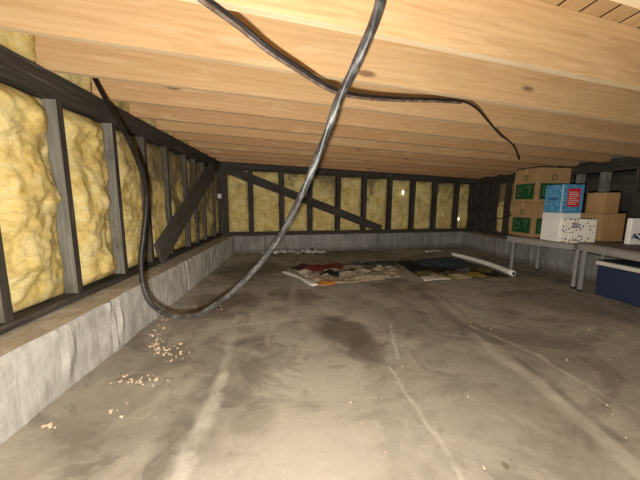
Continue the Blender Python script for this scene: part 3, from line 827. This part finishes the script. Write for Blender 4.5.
ribbon('plastic_strip', [(425,252),(434,251.6),(441,252)], .10, .03, PLAS, 'small pale plastic scrap near the right end of the back curb', 'plastic sheet', 6)

# ------------------------------------------------------------------ cables
def zat(px, py, dist): return at_depth(px, py, dist)
# thick loop: (pixel, distance along the viewing axis)
A_ = [((384,-14),1.00), ((372,28),1.06), ((357,62),1.12), ((340,97),1.18), ((325,138),1.25), ((309,178),1.31), ((291,217),1.37), ((272,248),1.42), ((246,279),1.46), ((222,300),1.49), ((197,314.5),1.51), ((172,316),1.53), ((153,306),1.55), ((144,288),1.57), ((141,262),1.59), ((143.5,236),1.61), ((146.5,205),1.63), ((145,184),1.65), ((138,161),1.67), ((127,137),1.70), ((113,112),1.74), ((98,85),1.80), ((90,68),1.87)]
path = catmull([zat(*p, d) for p, d in A_], 14)
bm = bmesh.new(); tube(bm, path, .02, 16, lobes=3, twist=26, rf=lambda f: (.0205-.0075*f/.45) if f < .45 else (.013-.0005*min(1, (f-.45)/.3)))
o = obj('hanging_cable', bm, CAB_GREY, smooth=True); tag(o, 'thick dark twisted cable hanging from the joists in one long loop', 'cable')
i0 = int(len(path)*.60)
bm = bmesh.new(); tube(bm, path[i0:], .0165, 14, rf=lambda f: .0152-.001*f); obj('black_sleeve', bm, CAB_BLACK, o, True)
# thin pair running under the joists
B_ = [((200,-6),.93), ((219,8),.98), ((243,26),1.05), ((270,48.5),1.12), ((300,68),1.20), ((325,84),1.27), ((345,92.5),1.34), ((370,96.5),1.42), ((400,98.5),1.50), ((435,99.5),1.60), ((462,101),1.72), ((476,108),1.85), ((488,121),2.1), ((500,134.5),2.45), ((512,144),2.8), ((517,153),3.1), ((519,160),3.25)]
pB = catmull([zat(*p, d) for p, d in B_], 10)
bm = bmesh.new(); tube(bm, pB, .009, 10, rf=lambda f: .0092 if f < .5 else .0092-.003*min(1, (f-.5)/.2)); o = obj('black_cable', bm, CAB_BLACK, smooth=True)
tag(o, 'thin black cable strung under the joists down to the tall box stack', 'cable')
pB2 = [p + CU*(-.014 if i < 60 else -.012) + CR*(-.006) for i, p in enumerate(catmull([zat(*p, d-.012) for p, d in B_[:11]], 10))]
bm = bmesh.new(); tube(bm, pB2, .0085, 10, rf=lambda f: .0088-.003*f); o = obj('brown_cable', bm, CAB_BROWN, smooth=True)
tag(o, 'glossy brown cable running alongside the thin black cable under the joists', 'cable')
# looped wire at the far right corner
W_ = [(488,222), (497,219), (506,217), (513,214), (518,211)]
bm = bmesh.new(); tube(bm, catmull([on_x(*p, XRW-.016) for p in W_], 8), .012, 8); o = obj('loose_wire', bm, CAB_BLACK, smooth=True)
tag(o, 'loose dark wire drooping across the posts beside the tall box stack', 'wire')

# tag on the corner post
p = on_back(219, 196, YW-.012)
o = board('paper_tag', p-Vector((0,0,.04)), p+Vector((0,0,.04)), bn, .085, .004, INKW, seg=2, bev=0); tag(o, 'small white paper tag stuck on the dark left corner post', 'tag')
# daylight showing through two chinks in the back wall
t = NT('daylight'); t.b.inputs['Emission Color'].default_value = (1, .98, .9, 1); t.b.inputs['Emission Strength'].default_value = 2.2
for (px, py, h_, l) in ((403, 192.5, .09, 'bright chink of daylight high in the back wall, left of two'), (458.5, 219, .06, 'bright chink of daylight low in the back wall, right of two')):
    p = on_back(px, py, YW-.004)
    o = board('daylight_chink', p-Vector((0,0,h_/2)), p+Vector((0,0,h_/2)), bn, .028, .012, t.m, seg=4, bev=.004); tag(o, l, 'gap')

# ------------------------------------------------------------------ wood chips
def chip_mesh(seed):
    rr = random.Random(seed); bm = bmesh.new(); n = 7; top = []; bot = []
    L, W = rr.uniform(.004, .010), rr.uniform(.002, .005)
    for i in range(n):
        th = 2*math.pi*i/n; k = rr.uniform(.7, 1.2)
        x, y = L*k*math.cos(th), W*k*math.sin(th); z = .004+.004*(x/L)**2
        top.append(bm.verts.new((x, y, z+.003))); bot.append(bm.verts.new((x, y, z-.003)))
    bm.faces.new(top); bm.faces.new(bot[::-1])
    for i in range(n): bm.faces.new((top[i], bot[i], bot[(i+1)%n], top[(i+1)%n]))
    bmesh.ops.recalc_face_normals(bm, faces=bm.faces)
    me = bpy.data.meshes.new('wood_chip'); bm.to_mesh(me); bm.free(); me.materials.append(CHIP); return me
chips = [chip_mesh(i) for i in range(8)]
spots = []
for (cx_, cy_, sx_, sy_, n) in [(157,343,6,14,44), (168,354,18,7,20), (138,382,20,4,26), (170,352,14,9,10), (50,428,8,6,7), (125,412,18,6,5), (200,312,20,6,7), (165,320,10,4,6)]:
    for _ in range(n): spots.append((random.gauss(cx_, sx_*.6), random.gauss(cy_, sy_*.6), 0))
for _ in range(34): spots.append((random.uniform(345, 630), random.uniform(320, 470), 1))
for i, (px, py, far) in enumerate(spots):
    p = on_z(px, py, 0)
    if p.x < XL+.04: continue
    o = bpy.data.objects.new('wood_chip', chips[i % 8]); COL.objects.link(o)
    o.location = (p.x, p.y, .0); o.rotation_euler = (0, 0, random.uniform(0, 6.28)); s = random.uniform(.6, 1.5)*(.55 if far else 1); o.scale = (s, s, s)
    tag(o, 'pale wood chip scattered on the open middle of the floor' if far else 'pale wood chip lying on the floor near the left concrete curb', 'wood chip', 'wood chips on the open floor' if far else 'wood chips near the left curb')

# ------------------------------------------------------------------ light: the photographer's flash just below the lens
ld = bpy.data.lights.new('camera_flash', 'POINT'); ld.energy = 1; ld.shadow_soft_size = .018; ld.color = (1, 1, 1)
ld.use_nodes = True; nt = ld.node_tree; em = nt.nodes['Emission']
fo = nt.nodes.new('ShaderNodeLightFalloff'); fo.inputs['Strength'].default_value = 60; fo.inputs['Smooth'].default_value = 0
fq = nt.nodes.new('ShaderNodeLightFalloff'); fq.inputs['Strength'].default_value = 76
ad = nt.nodes.new('ShaderNodeMath'); nt.links.new(fo.outputs['Linear'], ad.inputs[0]); nt.links.new(fq.outputs['Quadratic'], ad.inputs[1])
nt.links.new(ad.outputs[0], em.inputs['Strength']); em.inputs['Color'].default_value = (1, .95, .86, 1)
lo = bpy.data.objects.new('camera_flash', ld); COL.objects.link(lo); lo.location = EYE - CU*.07 - CR*.05 + FWD*.0
w = bpy.data.worlds.new('world'); SC.world = w; w.use_nodes = True
w.node_tree.nodes['Background'].inputs[0].default_value = (1, .9, .78, 1); w.node_tree.nodes['Background'].inputs[1].default_value = .05
SC.view_settings.view_transform = 'Standard'; SC.view_settings.look = 'None'; SC.view_settings.exposure = 0; SC.view_settings.gamma = 1
SC.view_settings.use_curve_mapping = False
